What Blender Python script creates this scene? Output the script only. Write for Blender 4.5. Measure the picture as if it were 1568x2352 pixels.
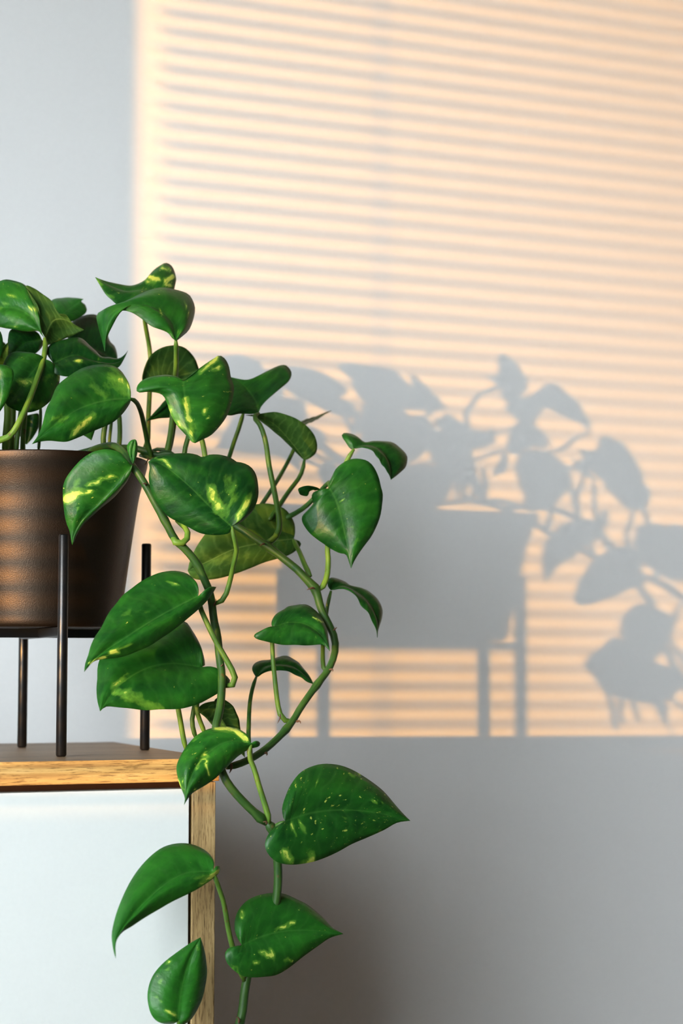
import bpy, bmesh, math, random
from mathutils import Vector, Matrix, noise

for o in list(bpy.data.objects):
    bpy.data.objects.remove(o)
SC = bpy.context.scene
COL = SC.collection
R = math.radians

# ------------------------------------------------------------------ camera
FPX = 4300.0                       # focal length in pixels of the 1568 x 2352 frame
YAW, PITCH = R(21.0), math.atan((1530 - 1176) / FPX)
CAM = Vector((0.0, 0.0, 0.82))
FW = Vector((math.sin(YAW) * math.cos(PITCH), math.cos(YAW) * math.cos(PITCH), math.sin(PITCH)))
RT = Vector((math.cos(YAW), -math.sin(YAW), 0.0))
UP = RT.cross(FW)
cd = bpy.data.cameras.new('camera')
cam = bpy.data.objects.new('camera', cd)
COL.objects.link(cam)
cd.sensor_fit = 'HORIZONTAL'
cd.sensor_width = 24.0
cd.lens = FPX / 1568.0 * 24.0
cd.clip_start = 0.05
m = Matrix((RT, UP, -FW)).transposed().to_4x4()
m.translation = CAM
cam.matrix_world = m
cd.dof.use_dof = True
cd.dof.focus_distance = 1.52
cd.dof.aperture_fstop = 5.6
SC.camera = cam

# ------------------------------------------------------------------ world, sun, exposure
w = bpy.data.worlds.new('evening_sky')
SC.world = w
w.use_nodes = True
bg = w.node_tree.nodes['Background']
bg.inputs[0].default_value = (0.86, 0.95, 1.0, 1)
bg.inputs[1].default_value = 20.5
SUN_T, SUN_EL = 1.57, R(0.4)       # tan of the angle to the wall's normal, elevation
sh = Vector((SUN_T, 1.0, 0)).normalized()
sdir = Vector((sh.x * math.cos(SUN_EL), sh.y * math.cos(SUN_EL), -math.sin(SUN_EL)))
sd = bpy.data.lights.new('sun', 'SUN')
sd.energy = 5.9
sd.color = (1.0, 0.46, 0.06)
sd.angle = R(0.47)
sun = bpy.data.objects.new('sun', sd)
COL.objects.link(sun)
sun.rotation_euler = sdir.to_track_quat('-Z', 'Y').to_euler()
sun.location = (-4, -2, 2)

SC.view_settings.view_transform = 'Standard'
SC.view_settings.look = 'None'
SC.view_settings.gamma = 1.0
SC.view_settings.use_curve_mapping = False
SC.view_settings.exposure = 0.0

# ------------------------------------------------------------------ pixel helpers (ray through a photo pixel, cut at world depth Y)
def at(x, y, Y):
    k = FW + RT * ((x - 784) / FPX) + UP * ((1176 - y) / FPX)
    return CAM + k * (Y / k.y)

def hide_prop(o, label=None, cat=None, group=None, kind=None):
    if label: o['label'] = label
    if cat: o['category'] = cat
    if group: o['group'] = group
    if kind: o['kind'] = kind
    return o

# ------------------------------------------------------------------ materials
def mat(name):
    mt = bpy.data.materials.new(name)
    mt.use_nodes = True
    nt = mt.node_tree
    b = nt.nodes['Principled BSDF']
    return mt, nt, b

def N(nt, t, **kw):
    n = nt.nodes.new(t)
    for k, v in kw.items():
        if k == 'inp':
            for i, val in v.items():
                n.inputs[i].default_value = val
        else:
            setattr(n, k, v)
    return n

def ramp(nt, src, stops, interp='LINEAR'):
    r = N(nt, 'ShaderNodeValToRGB')
    r.color_ramp.interpolation = interp
    e = r.color_ramp.elements
    while len(e) < len(stops): e.new(0.5)
    for i, (p, c) in enumerate(stops):
        e[i].position = p
        e[i].color = (*c, 1) if len(c) == 3 else c
    nt.links.new(src, r.inputs[0])
    return r

def math_n(nt, op, a, b=None, c=None):
    n = N(nt, 'ShaderNodeMath', operation=op)
    for i, v in enumerate((a, b, c)):
        if v is None: continue
        if isinstance(v, (int, float)): n.inputs[i].default_value = v
        else: nt.links.new(v, n.inputs[i])
    return n.outputs[0]

def mixc(nt, f, a, b):
    n = N(nt, 'ShaderNodeMix', data_type='RGBA')
    for i, v in ((0, f), (6, a), (7, b)):
        if isinstance(v, (int, float)): n.inputs[i].default_value = v
        elif isinstance(v, tuple): n.inputs[i].default_value = (*v, 1)
        else: nt.links.new(v, n.inputs[i])
    return n.outputs[2]

def bump(nt, b, h, strength, dist=0.001):
    bn = N(nt, 'ShaderNodeBump', inp={'Strength': strength, 'Distance': dist})
    nt.links.new(h, bn.inputs['Height'])
    nt.links.new(bn.outputs[0], b.inputs['Normal'])
    return bn

def paint(name, col, rough=0.8, scale=220, bs=0.15):
    mt, nt, b = mat(name)
    tc = N(nt, 'ShaderNodeTexCoord')
    nz = N(nt, 'ShaderNodeTexNoise', inp={'Scale': scale, 'Detail': 3.0})
    nt.links.new(tc.outputs['Object'], nz.inputs['Vector'])
    c = mixc(nt, nz.outputs[0], tuple(v * 0.97 for v in col), tuple(min(1, v * 1.02) for v in col))
    nt.links.new(c, b.inputs['Base Color'])
    b.inputs['Roughness'].default_value = rough
    b.inputs['Specular IOR Level'].default_value = 0.25
    bump(nt, b, nz.outputs[0], bs, 0.0006)
    return mt

def oak(name, axis, c1, c2, c3):
    mt, nt, b = mat(name)
    tc = N(nt, 'ShaderNodeTexCoord')
    def grain(sc_long, sc_cross):
        mp = N(nt, 'ShaderNodeMapping')
        s = [sc_cross] * 3
        s['xyz'.index(axis)] = sc_long
        mp.inputs['Scale'].default_value = s
        nt.links.new(tc.outputs['Object'], mp.inputs[0])
        return mp.outputs[0]
    n1 = N(nt, 'ShaderNodeTexNoise', inp={'Scale': 1.0, 'Detail': 5.0, 'Roughness': 0.65})
    nt.links.new(grain(9, 260), n1.inputs['Vector'])
    n2 = N(nt, 'ShaderNodeTexNoise', inp={'Scale': 1.0, 'Detail': 3.0, 'Roughness': 0.7})
    nt.links.new(grain(70, 900), n2.inputs['Vector'])
    n3 = N(nt, 'ShaderNodeTexNoise', inp={'Scale': 1.0, 'Detail': 2.0})
    nt.links.new(grain(3, 40), n3.inputs['Vector'])
    r1 = ramp(nt, n1.outputs[0], [(0.3, c1), (0.52, c2), (0.72, c3)])
    streak = ramp(nt, n2.outputs[0], [(0.52, (1, 1, 1)), (0.63, (0.36, 0.30, 0.24))])
    mul = N(nt, 'ShaderNodeMix', data_type='RGBA', blend_type='MULTIPLY')
    mul.inputs[0].default_value = 0.85
    nt.links.new(r1.outputs[0], mul.inputs[6])
    nt.links.new(streak.outputs[0], mul.inputs[7])
    tint = ramp(nt, n3.outputs[0], [(0.3, (0.82, 0.80, 0.78)), (0.7, (1.1, 1.08, 1.02))])
    mul2 = N(nt, 'ShaderNodeMix', data_type='RGBA', blend_type='MULTIPLY')
    mul2.inputs[0].default_value = 1.0
    nt.links.new(mul.outputs[2], mul2.inputs[6])
    nt.links.new(tint.outputs[0], mul2.inputs[7])
    nt.links.new(mul2.outputs[2], b.inputs['Base Color'])
    b.inputs['Roughness'].default_value = 0.5
    bump(nt, b, n2.outputs[0], 0.25, 0.0004)
    return mt

def metal_paint(name, col, rough, metallic=0.0, nscale=900, bs=0.2):
    mt, nt, b = mat(name)
    tc = N(nt, 'ShaderNodeTexCoord')
    nz = N(nt, 'ShaderNodeTexNoise', inp={'Scale': nscale, 'Detail': 2.0})
    nt.links.new(tc.outputs['Object'], nz.inputs['Vector'])
    c = mixc(nt, nz.outputs[0], tuple(v * 0.8 for v in col), tuple(v * 1.15 for v in col))
    nt.links.new(c, b.inputs['Base Color'])
    b.inputs['Roughness'].default_value = rough
    b.inputs['Metallic'].default_value = metallic
    bump(nt, b, nz.outputs[0], bs, 0.0006)
    return mt

def leaf_mats():
    out = []
    for top in (True, False):
        mt, nt, b = mat('pothos_leaf_face' if top else 'pothos_leaf_underside')
        uv = N(nt, 'ShaderNodeUVMap', uv_map='UVMap')
        sep = N(nt, 'ShaderNodeSeparateXYZ')
        nt.links.new(uv.outputs[0], sep.inputs[0])
        u, v = sep.outputs[0], sep.outputs[1]
        tone = N(nt, 'ShaderNodeAttribute', attribute_type='OBJECT', attribute_name='tone').outputs['Fac']
        vari = N(nt, 'ShaderNodeAttribute', attribute_type='OBJECT', attribute_name='vari').outputs['Fac']
        seed = N(nt, 'ShaderNodeAttribute', attribute_type='OBJECT', attribute_name='seed').outputs['Fac']
        pat = N(nt, 'ShaderNodeAttribute', attribute_type='GEOMETRY', attribute_name='patch').outputs['Fac']
        au = math_n(nt, 'ABSOLUTE', u)
        def streaks(su, sv, scale, detail=3.0):
            cx = N(nt, 'ShaderNodeCombineXYZ')
            nt.links.new(math_n(nt, 'MULTIPLY', u, su), cx.inputs[0])
            nt.links.new(math_n(nt, 'MULTIPLY', v, sv), cx.inputs[1])
            nt.links.new(seed, cx.inputs[2])
            nz = N(nt, 'ShaderNodeTexNoise', inp={'Scale': scale, 'Detail': detail, 'Roughness': 0.6})
            nt.links.new(cx.outputs[0], nz.inputs['Vector'])
            return nz.outputs[0]
        n_big = streaks(1.0, 2.0, 1.6, 2.0)
        n_str = streaks(2.2, 9.0, 1.5, 4.0)
        n_spk = streaks(6.0, 22.0, 1.6, 2.0)
        if top:
            dark, lite = (0.002, 0.040, 0.005), (0.022, 0.165, 0.012)
            yel, yel2 = (0.52, 0.64, 0.10), (0.12, 0.32, 0.03)
        else:
            dark, lite = (0.030, 0.085, 0.014), (0.085, 0.20, 0.026)
            yel, yel2 = (0.30, 0.40, 0.08), (0.15, 0.27, 0.04)
        fac = math_n(nt, 'ADD', tone, math_n(nt, 'MULTIPLY', math_n(nt, 'SUBTRACT', n_big, 0.5), 0.9))
        fac = math_n(nt, 'ADD', fac, math_n(nt, 'MULTIPLY', math_n(nt, 'SUBTRACT', n_str, 0.5), 1.1))
        c = mixc(nt, fac, dark, lite)
        nt.nodes[-1].clamp_factor = True
        # lateral veins, a little paler, running out from the midrib
        wv = math_n(nt, 'SINE', math_n(nt, 'MULTIPLY', math_n(nt, 'ADD', v, math_n(nt, 'MULTIPLY', n_big, 0.16)), 78.0))
        vein = math_n(nt, 'POWER', math_n(nt, 'MULTIPLY_ADD', wv, 0.5, 0.5), 8.0)
        c = mixc(nt, math_n(nt, 'MULTIPLY', vein, 0.10 if top else 0.3), c, (0.07, 0.24, 0.04) if top else (0.16, 0.30, 0.06))
        # variegation: pale patches with ragged edges, and specks
        thr = math_n(nt, 'ADD', math_n(nt, 'MULTIPLY', pat, 1.15), math_n(nt, 'MULTIPLY', math_n(nt, 'SUBTRACT', n_str, 0.5), 1.5))
        mid = ramp(nt, thr, [(0.34, (0, 0, 0)), (0.80, (1, 1, 1))]).outputs[0]
        c = mixc(nt, math_n(nt, 'MULTIPLY', mid, 0.8), c, yel2)
        strong = ramp(nt, thr, [(0.84, (0, 0, 0)), (1.0, (1, 1, 1))]).outputs[0]
        c = mixc(nt, strong, c, yel)
        sp = math_n(nt, 'ADD', n_spk, math_n(nt, 'MULTIPLY', vari, 0.17))
        spk = ramp(nt, sp, [(0.76, (0, 0, 0)), (0.84, (1, 1, 1))]).outputs[0]
        c = mixc(nt, math_n(nt, 'MULTIPLY', spk, 0.8), c, yel)
        # midrib
        mr = ramp(nt, au, [(0.0, (1, 1, 1)), (0.035, (0, 0, 0))]).outputs[0]
        c = mixc(nt, math_n(nt, 'MULTIPLY', mr, 0.35 if top else 0.8), c, (0.07, 0.22, 0.035) if top else (0.20, 0.34, 0.07))
        nt.links.new(c, b.inputs['Base Color'])
        b.inputs['Roughness'].default_value = 0.40 if top else 0.6
        b.inputs['Specular IOR Level'].default_value = 0.34 if top else 0.2
        hgt = math_n(nt, 'ADD', math_n(nt, 'MULTIPLY', wv, -0.12), math_n(nt, 'MULTIPLY', n_str, 2.6))
        bump(nt, b, hgt, 0.4, 0.0006)
        tr = N(nt, 'ShaderNodeBsdfTranslucent')
        nt.links.new(mixc(nt, 0.5, c, (0.12, 0.30, 0.02)), tr.inputs[0])
        mx = N(nt, 'ShaderNodeMixShader', inp={0: 0.22})
        nt.links.new(b.outputs[0], mx.inputs[1])
        nt.links.new(tr.outputs[0], mx.inputs[2])
        nt.links.new(mx.outputs[0], nt.nodes['Material Output'].inputs[0])
        out.append(mt)
    return out

def stem_mat(name, c1, c2, brown):
    mt, nt, b = mat(name)
    uv = N(nt, 'ShaderNodeUVMap', uv_map='UVMap')
    tone = N(nt, 'ShaderNodeAttribute', attribute_type='OBJECT', attribute_name='tone').outputs['Fac']
    mp = N(nt, 'ShaderNodeMapping', inp={'Scale': (8, 5, 1)})
    nt.links.new(uv.outputs[0], mp.inputs[0])
    n1 = N(nt, 'ShaderNodeTexNoise', inp={'Scale': 1.3, 'Detail': 4.0})
    nt.links.new(mp.outputs[0], n1.inputs['Vector'])
    f = math_n(nt, 'ADD', tone, math_n(nt, 'MULTIPLY', math_n(nt, 'SUBTRACT', n1.outputs[0], 0.5), 1.1))
    c = mixc(nt, f, c1, c2)
    nt.nodes[-1].clamp_factor = True
    tc = N(nt, 'ShaderNodeTexCoord')
    n2 = N(nt, 'ShaderNodeTexNoise', inp={'Scale': 160.0, 'Detail': 3.0})
    nt.links.new(tc.outputs['Object'], n2.inputs['Vector'])
    s = ramp(nt, n2.outputs[0], [(0.66, (0, 0, 0)), (0.72, (1, 1, 1))]).outputs[0]
    c = mixc(nt, math_n(nt, 'MULTIPLY', s, 0.6), c, brown)
    nt.links.new(c, b.inputs['Base Color'])
    b.inputs['Roughness'].default_value = 0.48
    b.inputs['Specular IOR Level'].default_value = 0.3
    bump(nt, b, n1.outputs[0], 0.3, 0.0005)
    return mt

M = {}
M['wall'] = paint('white_wall_paint', (0.75, 0.75, 0.75), 0.9)
M['dark_wall'] = paint('taupe_wall_paint', (0.12, 0.11, 0.10), 0.9)
M['ceiling'] = paint('ceiling_paint', (0.50, 0.50, 0.50), 0.9)
M['door'] = paint('white_lacquer', (0.62, 0.645, 0.63), 0.4, 300, 0.05)
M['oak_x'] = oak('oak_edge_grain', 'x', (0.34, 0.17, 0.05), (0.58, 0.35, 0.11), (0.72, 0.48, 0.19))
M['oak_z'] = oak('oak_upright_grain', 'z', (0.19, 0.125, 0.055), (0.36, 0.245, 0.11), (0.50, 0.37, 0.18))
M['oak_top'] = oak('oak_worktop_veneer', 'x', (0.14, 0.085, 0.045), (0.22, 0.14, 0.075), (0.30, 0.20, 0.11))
M['carcass'] = paint('carcass_brown', (0.045, 0.020, 0.011), 0.6)
M['floor'] = oak('floor_boards', 'y', (0.10, 0.06, 0.035), (0.16, 0.10, 0.06), (0.22, 0.15, 0.09))
M['steel'] = metal_paint('black_powder_coat', (0.005, 0.005, 0.0055), 0.32, 0.0, 900, 0.08)
M['pot'] = metal_paint('dark_bronze_glaze', (0.040, 0.028, 0.019), 0.42, 0.85, 1100, 0.28)
M['soil'] = paint('potting_soil', (0.035, 0.022, 0.014), 0.95, 90, 1.0)
M['blind'] = paint('blind_slat_enamel', (0.80, 0.79, 0.76), 0.5)
M['frame'] = paint('window_frame_paint', (0.82, 0.82, 0.81), 0.5)
M['leaf'], M['under'] = leaf_mats()
M['petiole'] = stem_mat('petiole_skin', (0.009, 0.055, 0.008), (0.135, 0.25, 0.026), (0.10, 0.045, 0.015))
M['vine'] = stem_mat('vine_skin', (0.006, 0.036, 0.006), (0.065, 0.15, 0.02), (0.10, 0.05, 0.016))
M['root'] = metal_paint('aerial_root_bark', (0.10, 0.045, 0.018), 0.8)

# ------------------------------------------------------------------ mesh helpers
def link(name, me, mats, parent=None):
    o = bpy.data.objects.new(name, me)
    COL.objects.link(o)
    for k in (mats if isinstance(mats, (list, tuple)) else [mats]):
        me.materials.append(k)
    if parent: o.parent = parent
    return o

def empty(name, loc):
    o = bpy.data.objects.new(name, None)
    COL.objects.link(o)
    o.location = loc
    o.empty_display_size = 0.05
    return o

def box(name, lo, hi, mt, parent=None, bev=0.0):
    lo, hi = Vector(lo), Vector(hi)
    c = (lo + hi) / 2
    bm = bmesh.new()
    bmesh.ops.create_cube(bm, size=1.0)
    for v in bm.verts:
        v.co = Vector((v.co.x * (hi.x - lo.x), v.co.y * (hi.y - lo.y), v.co.z * (hi.z - lo.z)))
    if bev:
        bmesh.ops.bevel(bm, geom=bm.edges[:], offset=bev, segments=2, affect='EDGES', profile=0.5)
    me = bpy.data.meshes.new(name)
    bm.to_mesh(me)
    bm.free()
    o = link(name, me, mt, parent)
    o.location = c - (parent.location if parent else Vector())
    return o

def catmull(pts, n):
    """n points through pts (any dimension), about evenly spaced."""
    P = [Vector(p) for p in pts]
    if len(P) == 2:
        fine = [P[0].lerp(P[1], i / 40) for i in range(41)]
    else:
        fine = []
        E_ = [P[0] * 2 - P[1]] + P + [P[-1] * 2 - P[-2]]
        for i in range(1, len(E_) - 2):
            p0, p1, p2, p3 = E_[i - 1:i + 3]
            for k in range(12):
                t = k / 12
                fine.append(0.5 * (2 * p1 + (p2 - p0) * t + (2 * p0 - 5 * p1 + 4 * p2 - p3) * t * t + (3 * p1 - p0 - 3 * p2 + p3) * t ** 3))
        fine.append(P[-1])
    d = [0.0]
    for a_, b_ in zip(fine, fine[1:]): d.append(d[-1] + (b_ - a_).length)
    out, j = [], 0
    for i in range(n):
        s = d[-1] * i / (n - 1)
        while j < len(d) - 2 and d[j + 1] < s: j += 1
        q = (s - d[j]) / max(1e-12, d[j + 1] - d[j])
        out.append(fine[j].lerp(fine[j + 1], min(1, q)))
    return out

def tube(name, pts, radii, mt, parent, tone=0.5, sides=9, step=0.006, knobs=()):
    """smooth tube through 3D pts; radii interpolated along it; ends rounded off."""
    L = sum((Vector(b) - Vector(a)).length for a, b in zip(pts, pts[1:]))
    n = max(5, min(60, int(L / step)))
    P = catmull(pts, n)
    def rad(t):
        f = t * (len(radii) - 1)
        i = min(len(radii) - 2, int(f))
        r = radii[i] + (radii[i + 1] - radii[i]) * (f - i)
        for kt, kw, kh in knobs:
            r *= 1 + kh * math.exp(-((t - kt) / kw) ** 2)
        return r
    verts, faces, uvs = [], [], []
    T0 = (P[1] - P[0]).normalized()
    nrm = T0.orthogonal().normalized()
    for i, p in enumerate(P):
        T = (P[min(i + 1, n - 1)] - P[max(i - 1, 0)]).normalized()
        nrm = (nrm - T * nrm.dot(T)).normalized()
        bn = T.cross(nrm)
        r = rad(i / (n - 1))
        if i in (0, n - 1): r *= 0.6
        for k in range(sides):
            a = 2 * math.pi * k / sides
            verts.append(p + nrm * (r * math.cos(a)) + bn * (r * math.sin(a)))
    for i in range(n - 1):
        for k in range(sides):
            k2 = (k + 1) % sides
            faces.append((i * sides + k, i * sides + k2, (i + 1) * sides + k2, (i + 1) * sides + k))
            uvs.append(((k / sides, i * step * 10), ((k + 1) / sides, i * step * 10), ((k + 1) / sides, (i + 1) * step * 10), (k / sides, (i + 1) * step * 10)))
    faces.append(tuple(range(sides - 1, -1, -1)))
    faces.append(tuple((n - 1) * sides + k for k in range(sides)))
    me = bpy.data.meshes.new(name)
    off = parent_loc(parent)
    me.from_pydata([v - off for v in verts], [], faces)
    ul = me.uv_layers.new(name='UVMap')
    li = 0
    for f in uvs:
        for q in f:
            ul.data[li].uv = q
            li += 1
    me.polygons.foreach_set('use_smooth', [True] * len(me.polygons))
    o = link(name, me, mt, parent)
    o['tone'] = float(tone)
    return o

def parent_loc(p):
    v = Vector()
    while p:
        v += p.location
        p = p.parent
    return v

def lathe(name, prof, mt, parent, seg=96, smooth=True):
    verts, faces = [], []
    for r, z in prof:
        for k in range(seg):
            a = 2 * math.pi * k / seg
            verts.append((r * math.cos(a), r * math.sin(a), z))
    for i in range(len(prof) - 1):
        for k in range(seg):
            k2 = (k + 1) % seg
            faces.append((i * seg + k, i * seg + k2, (i + 1) * seg + k2, (i + 1) * seg + k))
    faces.append(tuple(range(seg - 1, -1, -1)))
    faces.append(tuple((len(prof) - 1) * seg + k for k in range(seg)))
    me = bpy.data.meshes.new(name)
    me.from_pydata(verts, [], faces)
    me.polygons.foreach_set('use_smooth', [smooth] * (len(me.polygons) - 2) + [False, False])
    return link(name, me, mt, parent)

# ------------------------------------------------------------------ the room
YW, XL, XR, YB, ZC = 1.90, -0.86, 2.60, -1.80, 2.30
T = 0.12
def structure(o):
    o['kind'] = 'structure'
    return o
structure(box('wall_back', (XL - T, YW, 0), (XR + T, YW + T, ZC), M['wall']))
structure(box('wall_right', (XR, YB, 0), (XR + T, YW, ZC), M['dark_wall']))
structure(box('wall_front', (XL - T, YB - T, 0), (XR + T, YB, ZC), M['dark_wall']))
structure(box('floor', (XL - T, YB - T, -0.1), (XR + T, YW + T, 0), M['floor']))
structure(box('ceiling', (XL - T, YB - T, ZC), (XR + T, YW + T, ZC + 0.1), M['ceiling']))
# left wall with the window opening
WY0, WY1, WZ0, WZ1 = -0.60, 1.035, 0.36, 2.02
bm = bmesh.new()
def addbox(bm, lo, hi):
    vs = [bm.verts.new((x, y, z)) for x in (lo[0], hi[0]) for y in (lo[1], hi[1]) for z in (lo[2], hi[2])]
    for f in ((0, 1, 3, 2), (4, 6, 7, 5), (0, 4, 5, 1), (2, 3, 7, 6), (0, 2, 6, 4), (1, 5, 7, 3)):
        bm.faces.new([vs[i] for i in f])
addbox(bm, (XL - T, YB, 0), (XL, YW, WZ0))
addbox(bm, (XL - T, YB, WZ1), (XL, YW, ZC))
addbox(bm, (XL - T, YB, WZ0), (XL, WY0, WZ1))
addbox(bm, (XL - T, WY1, WZ0), (XL, YW, WZ1))
me = bpy.data.meshes.new('wall_left')
bmesh.ops.recalc_face_normals(bm, faces=bm.faces)
bm.to_mesh(me)
bm.free()
structure(link('wall_left', me, M['wall']))
structure(box('wall_sun_blocker', (-4.12, -9.0, -1.0), (-4.0, 5.0, 0.754), M['wall']))  # unseen slab added outdoors to block the sun below sideboard height
win = structure(empty('window_1', (XL - T, (WY0 + WY1) / 2, WZ0)))
for (y0, y1, z0, z1) in ((WY0, WY1, WZ0, WZ0 + 0.03), (WY0, WY1, WZ1 - 0.03, WZ1), (WY0, WY0 + 0.03, WZ0, WZ1), (WY1 - 0.012, WY1, WZ0, WZ1)):
    box('frame_bar', (XL - T, y0, z0), (XL - T + 0.04, y1, z1), M['frame'], win)
# venetian blind in the opening, slats open
bl = empty('venetian_blind', (XL - 0.035, (WY0 + WY1) / 2, WZ0))
hide_prop(bl, 'white horizontal slat blind hanging open in the window beside the sideboard', 'blind')
PITCHB, SW, STH, TILT = 0.0206, 0.025, 0.0006, R(-20)
zz = WZ0 + 0.040
slat_me = None
while zz < WZ1 - 0.06:
    if slat_me is None:
        bm = bmesh.new()
        n = 5
        top, bot = [], []
        for i in range(n):
            q = i / (n - 1) - 0.5
            x, z = q * SW * math.cos(TILT), q * SW * math.sin(TILT) + 0.0012 * (0.25 - q * q) * 4
            for lst, dz in ((top, STH / 2), (bot, -STH / 2)):
                lst.append([bm.verts.new((x, y, z + dz)) for y in (WY0 + 0.014 - (WY0 + WY1) / 2, WY1 - 0.036 - (WY0 + WY1) / 2)])
        for i in range(n - 1):
            bm.faces.new((top[i][0], top[i + 1][0], top[i + 1][1], top[i][1]))
            bm.faces.new((bot[i][0], bot[i][1], bot[i + 1][1], bot[i + 1][0]))
            for s in (0, 1):
                bm.faces.new((top[i][s], bot[i][s], bot[i + 1][s], top[i + 1][s]))
        for i in (0, n - 1):
            bm.faces.new((top[i][0], top[i][1], bot[i][1], bot[i][0]))
        bmesh.ops.recalc_face_normals(bm, faces=bm.faces)
        slat_me = bpy.data.meshes.new('slat')
        bm.to_mesh(slat_me)
        bm.free()
        slat_me.materials.append(M['blind'])
    o = bpy.data.objects.new('slat', slat_me)
    COL.objects.link(o)
    o.parent = bl
    o.location = (0, 0, zz - WZ0)
    zz += PITCHB
box('headrail', (XL - 0.055, WY0 + 0.006, WZ1 - 0.05), (XL - 0.015, WY1 - 0.006, WZ1 - 0.003), M['blind'], bl, 0.002)
box('bottom_rail', (XL - 0.047, WY0 + 0.014, WZ0 + 0.012), (XL - 0.023, WY1 - 0.014, WZ0 + 0.026), M['blind'], bl, 0.002)
for y in (WY0 + 0.20, (WY0 + WY1) / 2, WY1 - 0.20):
    tube('ladder_cord', [(XL - 0.035, y, WZ0 + 0.02), (XL - 0.035, y, 1.4), (XL - 0.035, y, WZ1 - 0.02)], [0.0014] * 2, M['blind'], bl, sides=5, step=0.1)
# daylight portal of the window opening
pl = bpy.data.lights.new('window_portal', 'AREA')
pl.shape = 'RECTANGLE'
pl.size, pl.size_y = WY1 - WY0, WZ1 - WZ0
pl.cycles.is_portal = True
po = bpy.data.objects.new('window_portal', pl)
COL.objects.link(po)
po.location = (XL - T - 0.01, (WY0 + WY1) / 2, (WZ0 + WZ1) / 2)
po.rotation_euler = Matrix(((0, 0, -1), (1, 0, 0), (0, -1, 0))).to_euler()

# ------------------------------------------------------------------ sideboard
ZT = CAM.z - 0.07336               # its top surface
CX0, CX1, CY0, CY1 = -0.72, 0.450, 1.445, 1.79
TH = 0.0182
cab = empty('sideboard', ((CX0 + CX1) / 2, (CY0 + CY1) / 2, 0))
hide_prop(cab, 'oak-edged sideboard with white doors below the plant stand', 'sideboard')
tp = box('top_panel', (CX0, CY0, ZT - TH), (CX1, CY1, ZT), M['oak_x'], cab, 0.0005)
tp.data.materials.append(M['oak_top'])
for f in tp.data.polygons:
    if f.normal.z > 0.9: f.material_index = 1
SX1 = CX1 - 0.0026
box('side_panel', (SX1 - 0.0192, CY0 + 0.0012, 0.09), (SX1, CY1 - 0.002, ZT - TH - 0.0006), M['oak_z'], cab, 0.0005)
box('side_panel', (CX0 + 0.0026, CY0 + 0.0012, 0.09), (CX0 + 0.0218, CY1 - 0.002, ZT - TH - 0.0006), M['oak_z'], cab, 0.0005)
box('bottom_panel', (CX0 + 0.0218, CY0 + 0.022, 0.09), (SX1 - 0.0192, CY1 - 0.01, 0.108), M['oak_x'], cab, 0.0005)
box('back_panel', (CX0 + 0.0218, CY1 - 0.010, 0.108), (SX1 - 0.0192, CY1 - 0.004, ZT - TH), M['carcass'], cab)
box('divider_panel', (-0.145, CY0 + 0.03, 0.108), (-0.127, CY1 - 0.011, ZT - TH), M['carcass'], cab)
box('top_stretcher', (CX0 + 0.0218, CY0 + 0.024, ZT - TH - 0.06), (SX1 - 0.0192, CY0 + 0.040, ZT - TH - 0.0004), M['carcass'], cab)
DR = SX1 - 0.0192 - 0.0024
for (a_, b_) in ((-0.134, DR), (CX0 + 0.024, -0.138)):
    d = box('door', (a_, CY0 + 0.0022, 0.092), (b_, CY0 + 0.0202, ZT - TH - 0.0058), M['door'], cab, 0.0006)
for x in (CX0 + 0.06, CX1 - 0.06):
    for y in (CY0 + 0.06, CY1 - 0.06):
        lg = lathe('foot', [(0.013, 0.0), (0.014, 0.002), (0.019, 0.0895)], M['steel'], cab, 24)
        lg.location = Vector((x, y, 0)) - cab.location

# ------------------------------------------------------------------ plant stand
PC = Vector((0.339, 1.604, 0))
stand = empty('plant_stand', (PC.x, PC.y, ZT))
hide_prop(stand, 'black metal plant stand with four slim legs standing on the sideboard', 'plant stand')
LR, LEGR = 0.0915, 0.0043
ztop = at(149, 1228, PC.y - LR).z
for k in range(4):
    a = k * math.pi / 2 + R(-1.5)
    lg = lathe('leg', [(LEGR * 0.8, 0.0), (LEGR, 0.0012), (LEGR, ztop - ZT - 0.0010), (LEGR * 0.82, ztop - ZT)], M['steel'], stand, 20)
    lg.location = (LR * math.cos(a), LR * math.sin(a), 0.0002)
zb1 = at(95, 1444, PC.y).z
zb0 = at(95, 1465, PC.y).z
for k in range(2):
    a = k * math.pi / 2 + R(-1.5)
    h = LR - LEGR * 0.6
    zo = 0.0 if k == 0 else -0.0004
    bm = bmesh.new()
    addbox(bm, (-h, -0.004, zb0 - ZT), (h, 0.004, zb1 - ZT + zo))
    bmesh.ops.recalc_face_normals(bm, faces=bm.faces)
    bmesh.ops.bevel(bm, geom=bm.edges[:], offset=0.0008, segments=2, affect='EDGES')
    me = bpy.data.meshes.new('crossbar')
    bm.to_mesh(me)
    bm.free()
    o = link('crossbar', me, M['steel'], stand)
    o.rotation_euler.z = a

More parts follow.
